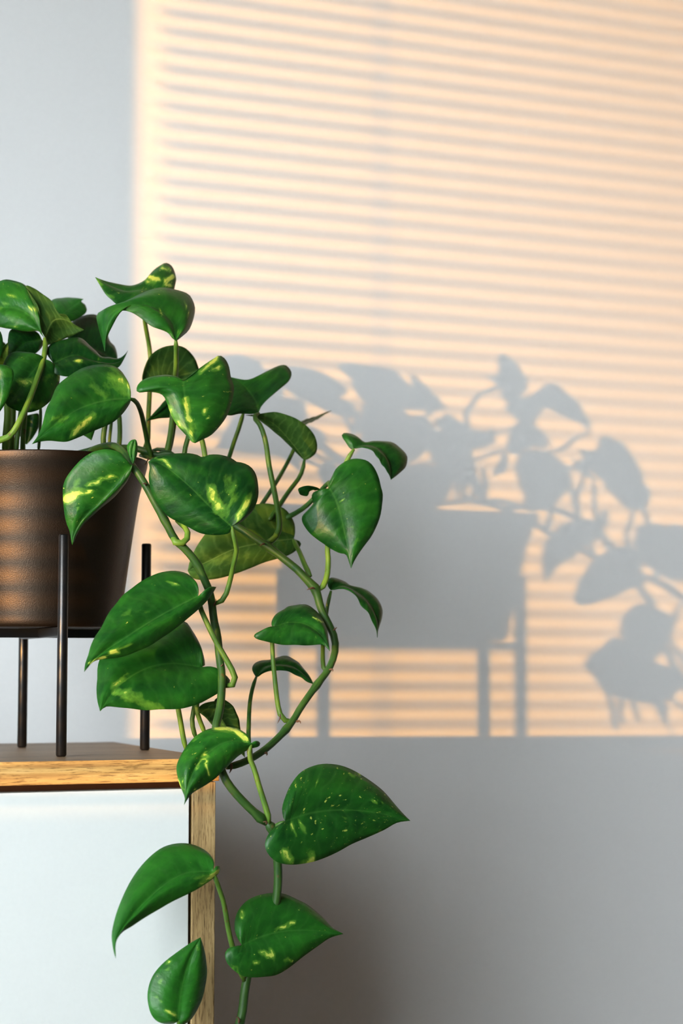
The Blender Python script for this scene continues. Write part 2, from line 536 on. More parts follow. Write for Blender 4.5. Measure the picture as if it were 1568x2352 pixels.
# ------------------------------------------------------------------ pot
PZ0 = zb1 + 0.0003
PZ1 = at(95, 1031, PC.y - 0.090).z
PH = PZ1 - PZ0
pot = empty('plant_pot', (PC.x, PC.y, PZ0))
hide_prop(pot, 'dark bronze round tapering plant pot resting in the black stand', 'pot')
prof = [(0.0, 0.0), (0.0630, 0.0), (0.0655, 0.0008), (0.0668, 0.003), (0.0672, 0.006), (0.0690, 0.020), (0.0737, 0.055), (0.0782, 0.087), (0.0826, 0.115),
        (0.0889, PH - 0.006), (0.0896, PH - 0.0012), (0.0893, PH), (0.0882, PH - 0.0002), (0.0876, PH - 0.0012), (0.0845, PH - 0.02), (0.074, 0.08), (0.060, 0.008), (0.0, 0.008)]
prof[0] = (0.0005, 0.0)
prof[-1] = (0.0005, 0.008)
def smooth_profile(p, n=10):
    out = []
    for i in range(len(p) - 1):
        p0, p1, p2, p3 = (Vector(p[max(0, i - 1)]), Vector(p[i]), Vector(p[i + 1]), Vector(p[min(len(p) - 1, i + 2)]))
        L_ = (p2 - p1).length
        m = n if L_ > 0.008 else 1
        t1, t2 = (p2 - p0).normalized() * L_, (p3 - p1).normalized() * L_
        for k in range(m):
            t = k / m
            q = (2*t**3 - 3*t*t + 1) * p1 + (t**3 - 2*t*t + t) * t1 + (-2*t**3 + 3*t*t) * p2 + (t**3 - t*t) * t2
            out.append((q.x, q.y))
    return out + [p[-1]]
prof = prof[:4] + smooth_profile(prof[4:10]) + prof[10:]
lathe('pot_body', prof, M['pot'], pot, 128)
bm = bmesh.new()
bmesh.ops.create_grid(bm, x_segments=40, y_segments=40, size=0.0832)
for v in list(bm.verts):
    r_ = math.hypot(v.co.x, v.co.y)
    if max(abs(v.co.x), abs(v.co.y)) > 0:
        k = max(abs(v.co.x), abs(v.co.y)) / r_
        v.co.x *= k
        v.co.y *= k
    v.co.z = PH - 0.022 + 0.004 * noise.noise(v.co * 90) + 0.003 * noise.noise(v.co * 300)
me = bpy.data.meshes.new('soil')
bm.to_mesh(me)
bm.free()
so = link('soil', me, M['soil'], pot)
so['kind'] = 'stuff'

# ------------------------------------------------------------------ the pothos
plant = empty('pothos_plant', (PC.x, PC.y, PZ0 + PH - 0.03))
hide_prop(plant, 'trailing pothos with glossy green heart-shaped leaves growing in the dark pot', 'plant')
random.seed(7)
CROP = {'A': (0, 580, 480 / 1568), 'B': (280, 780, 500 / 1568), 'C': (0, 980, 400 / 1568), 'D': (580, 900, 400 / 1568),
        'E': (180, 1280, 400 / 1568), 'F': (380, 1380, 420 / 1568), 'H': (220, 1720, 740 / 1568), 'P': (0, 0, 1.0)}
def px(c, p):
    x0, y0, s = CROP[c]
    return (x0 + p[0] * s, y0 + p[1] * s)

NT, NS = 44, 8
LEAF_ID = [0]
def leaf(c, Y, base, tip, e1, e2, mid=None, a=0.0, b=0.0, bul=3.0, d1=0.0, d2=0.0, droop=0.0, dtip=0.0, top=True,
         tone=0.5, vari=0.25, pats=(), pet=None, pr=2.1, ptone=0.5, label=None):
    """One leaf. base, tip, two edges (base to tip) and midrib are read off the photo; Y is the depth of the base in the room, a and b the
    tilt in mm per pixel, d1 / d2 how far (mm) each edge folds back, droop / dtip how the blade bends along its length, bul its puffiness."""
    LEAF_ID[0] += 1
    sd_ = LEAF_ID[0]
    B0, T0 = px(c, base), px(c, tip)
    MID = [px(c, q) for q in (mid or [])]
    def full(lst): return [B0] + [px(c, q) for q in lst] + [T0]
    mline = catmull([(x, y, 0) for x, y in ([B0] + MID + [T0])], 41)
    ax = Vector((T0[0] - B0[0], T0[1] - B0[1]))
    AL = max(1.0, ax.length)
    def depth(x, y, ed=0.0, t=0.0):
        q = max(-0.3, min(1.1, (Vector((x - B0[0], y - B0[1])).dot(ax)) / AL / AL))
        return Y + (a * (x - B0[0]) + b * (y - B0[1]) + ed + droop * 4 * q * (1 - q) + dtip * q * abs(q)) / 1000.0
    def m3(f):
        f = max(0.0, min(1.0, f)) * 40
        i = min(39, int(f))
        p = mline[i].lerp(mline[i + 1], f - i)
        return at(p.x, p.y, depth(p.x, p.y)), p
    sides = []
    curves, mss = [], []
    for e in (e1, e2):
        E2 = catmull([(x, y, 0) for x, y in full(e)], NT)
        ms, best = [], 0.0
        for i, q in enumerate(E2):
            t = i / (NT - 1)
            j = min(range(41), key=lambda k: (mline[k] - q).length_squared)
            want = 0.55 * j / 40 + 0.45 * t ** 1.5 - 0.10 * math.sin(math.pi * t)
            best = max(best, want, 0.0)
            ms.append(min(best, 1.0))
        curves.append(E2)
        mss.append(ms)
    ms = [(p + q) / 2 for p, q in zip(*mss)]
    ms[-1] = 1.0
    for _ in range(4):
        ms = [ms[0]] + [(ms[i - 1] + 2 * ms[i] + ms[i + 1]) / 4 for i in range(1, NT - 1)] + [1.0]
    for E2, dd in zip(curves, (d1, d2)):
        rows = []
        for i, q in enumerate(E2):
            t = i / (NT - 1)
            wgt = math.sin(math.pi * min(1, t * 1.02)) ** 0.7 if 0 < t < 0.98 else 0.0
            ep = at(q.x, q.y, depth(q.x, q.y, dd * wgt))
            mp, _ = m3(ms[i])
            row = [mp.lerp(ep, k / NS) for k in range(NS + 1)]
            rows.append((row, wgt, t))
        sides.append(rows)
    # rough orientation, so the upper face looks where it should
    nacc = Vector()
    for si, rows in enumerate(sides):
        for i in range(0, NT - 1):
            A_, B_, C_ = rows[i][0][0], rows[i][0][NS], rows[i + 1][0][NS]
            nn = (B_ - A_).cross(C_ - A_)
            nacc += nn if si == 0 else -nn
    view = (at(B0[0], B0[1], Y) - CAM).normalized()
    sgn = -1.0 if nacc.dot(view) > 0 else 1.0      # +1: side-0 winding already faces the camera
    nrm_cam = (nacc * sgn).normalized()
    up_n = nrm_cam if top else -nrm_cam
    # puff the blades, ripple them a little
    width = sum((r[0][0] - r[0][NS]).length for rows in sides for r in rows) / (2 * NT)
    pv, uvv, patch = [], [], []
    PX = []
    for st in pats:
        PX.append((px(c, st[0:2]), px(c, st[2:4]), st[4] * CROP[c][2], st[5] if len(st) > 5 else 1.0))
    inv = []
    for si, rows in enumerate(sides):
        g = []
        for i, (row, wgt, t) in enumerate(rows):
            gr = []
            for k, p in enumerate(row):
                s = k / NS
                loc = (row[0] - row[NS]).length / max(1e-6, width)
                h = 0.85 * bul / 1000 * (4 * s * (1 - s)) ** 1.4 * min(1.0, loc)
                h += 0.0011 * s * wgt * noise.noise(Vector((t * 5.0, s * 1.5 + 3 * si, sd_ * 3.7)))
                h += 0.0016 * (s ** 3) * wgt * noise.noise(Vector((t * 7.0, 9.1 + 5 * si, sd_ * 1.3)))
                h -= 0.0004 * math.exp(-(s / 0.12) ** 2) * wgt
                gr.append(p + up_n * h)
            g.append(gr)
        inv.append(g)
    def topx(p):
        d_ = p - CAM
        z_ = d_.dot(FW)
        return 784 + FPX * d_.dot(RT) / z_, 1176 - FPX * d_.dot(UP) / z_
    verts, faces, fuv, fm = [], [], [], []
    idx = {}
    def vid(si, i, k, layer):
        key = (si if k > 0 else 0, i, k, layer) if k > 0 else (si, i, 0, layer)
        if key not in idx:
            p = inv[si][i][k]
            th = 0.00034 * (1 - 0.6 * (k / NS) ** 4)
            q = p + up_n * (th if layer == 0 else -th)
            idx[key] = len(verts)
            verts.append(q)
            val = 0.0
            if PX:
                X_, Y_ = topx(p)
                for (x0, y0), (x1, y1), rr, stg in PX:
                    dx, dy = x1 - x0, y1 - y0
                    l2 = dx * dx + dy * dy
                    f = 0 if l2 == 0 else max(0, min(1, ((X_ - x0) * dx + (Y_ - y0) * dy) / l2))
                    ds = math.hypot(X_ - x0 - f * dx, Y_ - y0 - f * dy) / rr
                    val = max(val, stg * max(0.0, min(1.0, 1.5 - ds)))
            patch.append(val)
        return idx[key]
    # is the side-0 (A,B,C) winding facing up_n?
    flip0 = nacc.dot(up_n) < 0
    for si in (0, 1):
        for i in range(NT - 1):
            for k in range(NS):
                quad = [(i, k), (i, k + 1), (i + 1, k + 1), (i + 1, k)]
                for layer in (0, 1):
                    ids = [vid(si, q[0], q[1], layer) for q in quad]
                    uv = [((q[1] / NS) * (1 if si == 0 else -1), q[0] / (NT - 1)) for q in quad]
                    f = flip0 ^ (si == 1) ^ (layer == 1)
                    if f:
                        ids.reverse()
                        uv.reverse()
                    if len(set(ids)) < 3: continue
                    faces.append(ids)
                    fuv.append(uv)
                    fm.append(layer)
        for i in range(NT - 1):       # rim
            ids = [vid(si, i, NS, 0), vid(si, i, NS, 1), vid(si, i + 1, NS, 1), vid(si, i + 1, NS, 0)]
            faces.append(ids if not (flip0 ^ (si == 1)) else ids[::-1])
            fuv.append([(1.0, i / NT)] * 4)
            fm.append(0)
    O = at(B0[0], B0[1], Y)
    me = bpy.data.meshes.new('leaf')
    me.from_pydata([v - O for v in verts], [], faces)
    ul = me.uv_layers.new(name='UVMap')
    li = 0
    for f in fuv:
        for q in f:
            ul.data[li].uv = q
            li += 1
    me.polygons.foreach_set('material_index', fm)
    me.polygons.foreach_set('use_smooth', [True] * len(faces))
    at_ = me.attributes.new('patch', 'FLOAT', 'POINT')
    at_.data.foreach_set('value', patch)
    bm = bmesh.new()
    bm.from_mesh(me)
    bmesh.ops.remove_doubles(bm, verts=bm.verts, dist=0.00004)
    bm.to_mesh(me)
    bm.free()
    o = link('leaf', me, [M['leaf'], M['under']], plant)
    o.location = O - plant.location
    o['tone'], o['vari'], o['seed'] = float(tone), float(vari), float(sd_ * 5.31)
    if label: o['label'] = label
    if pet:
        cc = pet[0] if isinstance(pet[0], str) else c
        pts = [p for p in pet if not isinstance(p, str)]
        P3 = []
        for i, q in enumerate(pts):
            X_, Y_ = px(cc, q)
            P3.append(at(X_, Y_, q[2] if len(q) > 2 else Y))
        pr_ = (pr if pr < 2.3 else 2.2 + (pr - 2.3) * 0.35) / 1000
        tube('petiole', P3, [pr_ * 0.85, pr_ * 0.9, pr_ * 0.95, pr_, pr_ * 1.15], M['petiole'], o, ptone)
    return o

def vine(pts, rad, tone=0.4, name='vine', mt='vine', roots=(), knobs=()):
    P3 = [at(x, y, Y) for x, y, Y in pts]
    o = tube(name, P3, [r / 1000 for r in rad], M[mt], plant, tone, 10, 0.005, knobs)
    for (x, y, Y, x1, y1, r) in roots:
        A_, B_ = at(x, y, Y), at(x1, y1, Y - 0.003)
        mid_ = (A_ + B_) / 2 + Vector((0.001, -0.001, 0.0012))
        tube('aerial_root', [A_, mid_, B_], [r / 1000, r / 1400, r / 4000], M['root'], o, 0.5, 6, 0.002)
    return o

def heart(bx, by, tx, ty, wd, lobe=0.16):
    """plain heart outline for leaves beyond the frame's edge"""
    ax = Vector((tx - bx, ty - by))
    n = Vector((-ax.y, ax.x)) * wd / 2
    b_ = Vector((bx, by))
    out = []
    for s in (1, -1):
        out.append([tuple(b_ + ax * u + n * (s * v)) for u, v in ((-lobe * 0.9, 0.35), (-lobe, 0.62), (-0.02, 0.93), (0.16, 1.0), (0.36, 0.92), (0.56, 0.70), (0.76, 0.40), (0.9, 0.15))])
    return out

# --- crown of the plant, upper left
A1 = leaf('A', 1.575, (332, 640), (-190, 470), [(292, 585), (290, 500), (285, 420), (245, 330), (185, 245), (75, 203), (0, 212), (-90, 270), (-150, 370)],
     [(290, 592), (200, 588), (80, 575), (0, 562), (-90, 545), (-150, 515)], [(250, 500), (120, 420), (-40, 420)], a=-0.10, b=-0.12, bul=4, d1=6, d2=4,
     tone=0.75, vari=0.35, pats=[(225, 415, 285, 430, 22), (60, 335, 115, 322, 14, .8), (0, 420, 60, 370, 16, .6), (0, 555, 130, 560, 10, .7), (110, 232, 150, 236, 12, .8)],
     pet=['A', (334, 640, 1.575), (340, 700, 1.573), (322, 820, 1.56), (270, 970, 1.545), (210, 1130, 1.535), (140, 1280, 1.525), (70, 1380, 1.53), (-20, 1412, 1.54), (-60, 1440, 1.56)], pr=3.6, ptone=0.75)
leaf('A', 1.582, (338, 640), (632, 580), [(298, 560), (290, 420), (240, 330), (187, 247), (250, 265), (320, 310), (390, 365), (438, 455), (492, 462), (545, 530)],
     [(345, 672), (365, 694), (420, 672), (480, 650), (560, 615)], [(390, 520), (470, 500), (560, 540)], a=0.05, b=-0.1, bul=2, d1=-6, d2=8, top=False, tone=0.25, vari=0.1)
leaf('A', 1.64, (450, 500), (625, 350), [(390, 470), (360, 410), (385, 355), (440, 342), (540, 338), (590, 342)],
     [(500, 530), (540, 515), (620, 470), (650, 440), (640, 395), (610, 366)], [(490, 445), (560, 395)], a=0.1, b=-0.25, bul=1.5, d1=16, d2=0, tone=0.7, vari=0.1)
leaf('A', 1.65, (560, 700), (880, 810), [(500, 620), (540, 520), (620, 478), (725, 468), (790, 560), (820, 660), (862, 710), (880, 770)],
     [(520, 740), (600, 800), (720, 830), (820, 830)], [(700, 720), (800, 770)], a=0.05, b=-0.2, bul=3, d1=8, tone=0.05, vari=0.1)
leaf('A', 1.565, (400, 830), (960, 735), [(350, 760), (365, 700), (450, 660), (600, 640), (700, 720), (760, 778), (820, 785), (880, 797), (925, 775)],
     [(400, 900), (500, 930), (640, 910), (780, 880), (880, 866), (930, 800)], [(560, 770), (720, 820), (880, 830)], a=0.05, b=-0.2, bul=3, d1=6, d2=-4, tone=0.0, vari=0.15,
     pats=[(555, 818, 610, 812, 14, .8), (735, 800, 740, 825, 10, .6), (680, 710, 740, 730, 14, .3)])
leaf('A', 1.505, (980, 1095), (240, 1437), [(976, 1050), (960, 980), (920, 905), (860, 857), (760, 837), (650, 850), (540, 910), (430, 1000), (385, 1100), (345, 1180), (315, 1300), (280, 1380)],
     [(975, 1130), (920, 1210), (850, 1270), (740, 1320), (640, 1362), (560, 1400), (490, 1421), (380, 1413), (300, 1420)], [(800, 1110), (600, 1170), (430, 1280)],
     a=0.04, b=-0.14, bul=6, d1=10, d2=3, tone=0.42, vari=0.25,
     pats=[(930, 950, 950, 1040, 50, .75), (860, 900, 900, 980, 70, .52), (720, 960, 800, 1030, 60, .42), (540, 1370, 700, 1215, 26, .85), (700, 1010, 760, 1050, 30, .55), (400, 1260, 490, 1240, 30, .5)],
     pet=['A', (978, 1098, 1.506), (1020, 1120, 1.515), (1058, 1200, 1.532), (1088, 1330, 1.55), (1110, 1440, 1.56), (1135, 1540, 1.56)], pr=2.3, ptone=0.2)
leaf('A', 1.56, (325, 800), (55, 1150), [(300, 770), (200, 745), (80, 755), (20, 850), (-10, 1000), (25, 1100)],
     [(420, 855), (447, 930), (432, 1030), (372, 1120), (290, 1180), (200, 1197), (110, 1180)], [(240, 900), (140, 1030)], a=0.05, b=-0.15, bul=4, d1=6, d2=10, tone=0.42, vari=0.3,
     pats=[(150, 970, 250, 970, 34, .75), (435, 900, 445, 960, 18, .8), (230, 1160, 330, 1150, 34, .6), (330, 950, 400, 920, 26, .5), (80, 1050, 130, 1110, 24, .4)])
leaf('A', 1.53, (-70, 850), (-15, 1215), [(-30, 840), (60, 850), (102, 900), (88, 1010), (45, 1120)], [(-120, 870), (-160, 960), (-150, 1080), (-80, 1180)], [(-30, 960), (-20, 1090)],
     a=-0.1, b=-0.05, bul=3, tone=0.75, vari=0.15)
leaf('A', 1.62, (70, 880), (66, 668), [(-10, 860), (-8, 760), (25, 705)], [(95, 840), (88, 760), (80, 700)], [(60, 770)], a=0.1, bul=1.5, top=False, tone=0.9, vari=0.2)
leaf('A', 1.60, (310, 650), (70, 780), [(260, 585), (160, 570), (80, 580), (60, 650), (66, 720)], [(325, 690), (272, 752), (180, 775), (110, 780)], [(190, 680)], a=0.1, b=-0.2, bul=2, tone=0.15, vari=0.05)
leaf('A', 1.66, (230, 1215), (200, 1442), [(290, 1212), (293, 1300), (250, 1385)], [(160, 1240), (130, 1320), (165, 1410)], [(220, 1330)], bul=1.5, tone=0.25, vari=0.1)
leaf('A', 1.58, (790, 1180), (686, 1410), [(730, 1210), (650, 1290), (622, 1362), (650, 1385)], [(800, 1240), (740, 1300), (682, 1340), (678, 1380)], [(730, 1290)], bul=1, tone=0.3, vari=0.1)
leaf('A', 1.565, (1190, 310), (715, 187), [(1290, 300), (1314, 240), (1318, 190), (1290, 108), (1245, 78), (1200, 100), (1140, 150), (1080, 215), (1000, 249), (900, 235), (790, 214)],
     [(1150, 335), (1050, 352), (960, 382), (890, 388), (830, 352), (780, 292), (742, 233)], [(1080, 275), (950, 290), (820, 245)], a=0.05, b=-0.22, bul=2.5, d1=14, d2=-6, tone=0.45, vari=0.5,
     pats=[(1220, 120, 1270, 130, 22), (1110, 180, 1220, 205, 16), (1240, 210, 1300, 180, 20), (1240, 240, 1280, 250, 18), (1100, 215, 1150, 240, 22, .7), (730, 200, 760, 240, 20, .6), (800, 320, 850, 340, 16, .6)],
     pet=['A', (1185, 315, 1.566), (1130, 350, 1.58), (1085, 440, 1.595), (1090, 540, 1.605), (1118, 700, 1.617), (1130, 850, 1.617), (1122, 1050, 1.615), (1112, 1250, 1.61), (1108, 1400, 1.605), (1085, 1480, 1.60), (1060, 1520, 1.60)], pr=2.4, ptone=0.55)
leaf('A', 1.515, (1320, 664), (786, 742), [(1360, 635), (1425, 570), (1462, 445), (1450, 370), (1405, 305), (1300, 276), (1190, 268), (1080, 300), (980, 345), (890, 390), (800, 422), (745, 445), (722, 480), (738, 560), (762, 650)],
     [(1290, 640), (1250, 597), (1150, 560), (1070, 500), (990, 455), (900, 442), (860, 520), (815, 610), (795, 680)], [(1290, 520), (1160, 415), (1000, 400), (880, 425), (805, 500), (780, 610)],
     a=-0.02, b=-0.16, bul=5, d1=14, d2=0, droop=-6, dtip=6, tone=0.55, vari=0.25,
     pats=[(1205, 440, 1212, 470, 10), (1393, 380, 1395, 440, 9), (1410, 450, 1405, 490, 9), (1320, 590, 1350, 600, 14, .6)],
     pet=['A', (1318, 655, 1.516), (1320, 700, 1.52), (1322, 760, 1.528), (1318, 900, 1.545), (1312, 1000, 1.565), (1295, 1200, 1.565), (1280, 1350, 1.565), (1262, 1450, 1.565), (1245, 1525, 1.565)], pr=2.9, ptone=0.6)
leaf('A', 1.58, (1290, 960), (1120, 1010), [(1400, 960), (1488, 900), (1485, 850), (1455, 780), (1400, 722), (1330, 697), (1250, 702), (1170, 737), (1110, 800), (1072, 900), (1070, 970)],
     [(1280, 1000), (1220, 1020), (1160, 1015)], [(1230, 930), (1160, 960)], a=0.1, bul=3, top=False, tone=0.0, vari=0.1)
leaf('A', 1.60, (1335, 1050), (1095, 1266), [(1290, 1040), (1240, 1105), (1180, 1175)], [(1350, 1170), (1300, 1232), (1190, 1246)], [(1240, 1170)], a=0.1, bul=1.5, tone=0.08, vari=0.0)

# --- leaves over the right-hand rim
leaf('B', 1.497, (440, 300), (527, 746), [(400, 272), (335, 253), (240, 260), (160, 285), (112, 330), (112, 380), (200, 380), (285, 397), (320, 450), (350, 530), (400, 620), (460, 690), (500, 735)],
     [(490, 275), (590, 205), (650, 150), (695, 115), (737, 137), (770, 195), (787, 270), (808, 330), (803, 400), (780, 490), (750, 560), (700, 630), (640, 690), (580, 720)],
     [(452, 420), (480, 540), (508, 650)], a=0.02, b=-0.08, bul=4.5, d1=10, d2=8, droop=-4, tone=0.52, vari=0.35,
     pats=[(455, 430, 480, 580, 22), (585, 500, 610, 565, 14), (650, 215, 710, 205, 18), (560, 240, 690, 130, 18, .85), (345, 500, 420, 610, 32, .62), (400, 570, 500, 640, 50, .5), (490, 650, 505, 730, 24, .7), (690, 560, 740, 530, 26, .35)],
     pet=['B', (440, 305, 1.503), (425, 400, 1.54), (385, 520, 1.565), (368, 640, 1.57), (345, 760, 1.57), (315, 850, 1.57)], pr=3.2, ptone=0.2)
leaf('B', 1.54, (985, 525), (785, 272), [(1010, 470), (1060, 420), (1130, 360), (1200, 300), (1221, 250), (1205, 212), (1172, 184), (1120, 190), (1050, 220), (960, 272), (890, 288)],
     [(930, 538), (850, 536), (750, 545), (715, 480), (740, 380), (765, 310)], [(965, 450), (905, 360), (840, 300)], a=0.05, b=-0.35, bul=2.5, d1=-4, d2=4, tone=0.35, vari=0.05,
     pats=[(985, 480, 995, 510, 16, .5)],
     pet=['B', (985, 530, 1.54), (950, 560, 1.535), (985, 600, 1.53), (1020, 680, 1.527), (1042, 780, 1.525), (1058, 900, 1.522), (1082, 1020, 1.52), (1110, 1160, 1.52), (1130, 1280, 1.52), (1130, 1370, 1.52), (1095, 1435, 1.518), (1035, 1470, 1.515)], pr=3.1, ptone=0.35)
leaf('B', 1.565, (1314, 866), (890, 545), [(1345, 858), (1393, 822), (1406, 765), (1387, 692), (1342, 632), (1282, 585), (1200, 545), (1120, 526), (1050, 526), (980, 535)],
     [(1290, 850), (1240, 800), (1160, 720), (1080, 650), (1015, 600), (950, 555)], [(1220, 740), (1100, 610), (990, 555)], a=0.0, b=0.12, bul=-3, d1=-6, d2=2, top=False, tone=0.18, vari=0.05,
     pet=['B', (1314, 862, 1.565), (1302, 930, 1.565), (1272, 1000, 1.565), (1200, 1095, 1.56), (1130, 1200, 1.55), (1060, 1300, 1.54)], pr=2.2, ptone=0.1)
leaf('B', 1.60, (1240, 632), (1507, 512), [(1260, 600), (1300, 585), (1400, 550)], [(1270, 640), (1330, 612), (1420, 568)], [(1300, 600), (1400, 559)], a=0.1, b=-1.2, bul=0.5, tone=0.3, vari=0.0,
     pet=['B', (1240, 640, 1.60), (1255, 720, 1.60), (1235, 795, 1.598), (1170, 925, 1.59), (1090, 1060, 1.575), (1005, 1190, 1.56), (960, 1260, 1.55)], pr=2.0, ptone=0.05)
leaf('B', 1.440, (785, 1345), (188, 880), [(830, 1330), (890, 1290), (950, 1220), (982, 1130), (980, 1040), (962, 965), (925, 915), (870, 886), (830, 880), (790, 852), (740, 835), (680, 827), (620, 832), (580, 850), (540, 832), (480, 820), (400, 820), (300, 828), (235, 848)],
     [(775, 1392), (720, 1407), (640, 1408), (560, 1392), (480, 1352), (400, 1312), (330, 1270), (270, 1200), (220, 1120), (200, 1050), (192, 980), (200, 920)], [(640, 1210), (500, 1070), (380, 965), (270, 890)],
     a=-0.02, b=-0.06, bul=6, d1=6, d2=10, tone=0.16, vari=0.2,
     pats=[(640, 1080, 700, 1220, 46, .85), (660, 1170, 720, 1260, 30, .6), (830, 1290, 900, 1180, 26, .9), (900, 1170, 930, 1120, 24, .7), (300, 860, 350, 920, 16, .8), (240, 852, 290, 870, 10, .6), (760, 1260, 780, 1150, 16, .5), (760, 1020, 800, 1130, 60, .42)],
     pet=['P', (532, 1209, 1.440), (537, 1235, 1.441), (543, 1262, 1.446), (538, 1288, 1.453), (530, 1326, 1.464), (520, 1362, 1.467), (509, 1380, 1.469), (492, 1388, 1.472)], pr=2.1, ptone=0.45)
leaf('C', 1.474, (1190, 345), (650, 1067), [(1150, 318), (1120, 270), (1080, 232), (1000, 206), (920, 206), (830, 232), (740, 292), (660, 372), (600, 452), (571, 525), (566, 600), (571, 700), (582, 800), (602, 880), (627, 945), (640, 1020)],
     [(1184, 400), (1140, 500), (1050, 612), (960, 692), (880, 762), (805, 830), (738, 895), (692, 975), (668, 1032)], [(1100, 450), (980, 590), (870, 700), (760, 810), (685, 920), (655, 1000)],
     a=-0.03, b=0.09, bul=4, d1=5, d2=8, tone=0.5, vari=0.4,
     pats=[(600, 655, 700, 590, 44), (640, 570, 720, 490, 24, .75), (780, 520, 900, 500, 26, .9), (900, 480, 1030, 440, 22, .85), (750, 600, 820, 580, 24, .9), (680, 760, 700, 720, 16, .7), (985, 500, 1000, 480, 14, .7), (985, 298, 1020, 300, 10, .8)],
     label='leaf with pale yellow streaks in front of the pot')
leaf('C', 1.472, (1193, 335), (1213, 114), [(1165, 275), (1143, 205), (1150, 155), (1180, 122)], [(1215, 310), (1235, 240), (1238, 170), (1228, 125)], [(1195, 230)], bul=1.5, d1=3, tone=0.6, vari=0.1)
leaf('P', 1.55, (674, 1238), (431, 1311), [(677, 1205), (658, 1172), (625, 1158), (590, 1158), (540, 1170), (490, 1205), (455, 1250), (437, 1285)],
     [(690, 1245), (687, 1258), (660, 1276), (610, 1291), (580, 1303), (540, 1318), (500, 1329), (460, 1332), (440, 1326)], [(610, 1246), (541, 1260), (480, 1288)], a=0.05, b=0.06, bul=-3, d1=4, d2=-4,
     top=False, tone=0.42, vari=0.1, pats=[(480, 1290, 560, 1275, 18, .4), (560, 1200, 600, 1210, 20, .3)],
     pet=['D', (365, 1325, 1.55), (385, 1370, 1.54), (425, 1450, 1.525), (470, 1560, 1.51), (520, 1660, 1.50)], pr=2.3, ptone=0.55)
leaf('D', 1.488, (690, 868), (886, 1592), [(685, 825), (712, 765), (750, 692), (810, 640), (870, 610), (940, 600), (1020, 615), (1072, 652), (1110, 712), (1140, 790), (1152, 845), (1172, 920), (1166, 1010), (1150, 1110), (1120, 1200), (1070, 1300), (1010, 1380), (960, 1450), (912, 1530)],
     [(640, 882), (555, 898), (530, 945), (545, 1000), (500, 1060), (452, 1110), (442, 1150), (460, 1200), (510, 1270), (580, 1330), (640, 1370), (700, 1410), (780, 1450), (832, 1460), (850, 1485), (870, 1545)],
     [(745, 965), (790, 1110), (830, 1290), (858, 1420)], a=-0.10, b=-0.04, bul=5, d1=6, d2=8, tone=0.36, vari=0.12, pats=[(755, 955, 830, 985, 9, .9), (860, 1210, 910, 1220, 26, .45), (900, 1360, 960, 1330, 36, .3)],
     pet=['D', (690, 862, 1.49), (690, 815, 1.50), (630, 872, 1.51), (540, 972, 1.52), (450, 1052, 1.53), (340, 1118, 1.545), (250, 1160, 1.55)], pr=2.2, ptone=0.15)
leaf('D', 1.495, (612, 882), (505, 905), [(560, 852), (480, 845), (420, 865), (408, 890), (430, 925), (482, 940), (500, 925)], [(570, 888), (540, 884), (520, 892)], [(560, 865), (500, 880)], a=0.2, bul=1, tone=0.2, vari=0.0)
leaf('D', 1.51, (912, 512), (1245, 792), [(880, 515), (840, 460), (806, 400), (818, 368), (870, 367), (930, 392), (1000, 460), (1080, 446), (1170, 442), (1260, 458), (1330, 505), (1380, 560), (1392, 610), (1375, 680), (1320, 735)],
     [(950, 508), (1000, 504), (1060, 524), (1120, 590), (1180, 670), (1225, 745)], [(985, 482), (1100, 490), (1190, 570), (1238, 690)], a=0.05, b=-0.15, bul=2.5, d1=12, d2=-8, tone=0.22, vari=0.0,
     pet=['D', (912, 515, 1.51), (880, 565, 1.512), (850, 612, 1.513), (770, 850, 1.515), (700, 1150, 1.51), (674, 1390, 1.505), (681, 1520, 1.503), (670, 1650, 1.50), (640, 1740, 1.498), (585, 1790, 1.497)], pr=2.7, ptone=0.85)
leaf('D', 1.505, (705, 1785), (1122, 2212), [(678, 1750), (685, 1682), (740, 1677), (830, 1710), (900, 1755), (1000, 1774), (1080, 1822), (1140, 1890), (1170, 1965), (1165, 2040), (1140, 2115), (1126, 2160)],
     [(740, 1782), (785, 1773), (832, 1772), (880, 1796), (950, 1866), (1020, 1962), (1080, 2066), (1112, 2145)], [(800, 1745), (920, 1790), (1040, 1890), (1110, 2040), (1120, 2130)], a=0.05, b=-0.1, bul=2, d1=10, d2=-8, tone=0.2, vari=0.0,
     pet=['P', (760, 1357, 1.505), (753, 1385, 1.507), (749, 1410, 1.508), (743, 1450, 1.507), (741, 1490, 1.503), (742, 1530, 1.497), (750, 1545, 1.492)], pr=1.9, ptone=0.3)
leaf('F', 1.475, (940, 222), (1408, 432), [(914, 222), (912, 170), (945, 115), (1010, 78), (1060, 45), (1160, 28), (1230, 40), (1300, 90), (1350, 160), (1385, 240), (1398, 330)],
     [(880, 246), (820, 262), (775, 278), (757, 305), (790, 332), (860, 350), (960, 368), (1050, 377), (1170, 382), (1260, 378), (1345, 376), (1385, 405)], [(1060, 185), (1200, 200), (1330, 290)],
     a=0.0, b=-0.18, bul=4, d1=8, d2=4, tone=0.3, vari=0.05, pats=[(1270, 145, 1345, 185, 11), (1365, 160, 1375, 200, 8, .7), (1285, 310, 1300, 325, 8, .6)],
     pet=['F', (938, 228, 1.477), (915, 300, 1.482), (916, 400, 1.484), (922, 520, 1.484), (940, 700, 1.48), (958, 860, 1.475), (982, 970, 1.47), (1030, 1028, 1.468), (1092, 1030, 1.468)], pr=2.1, ptone=0.5)
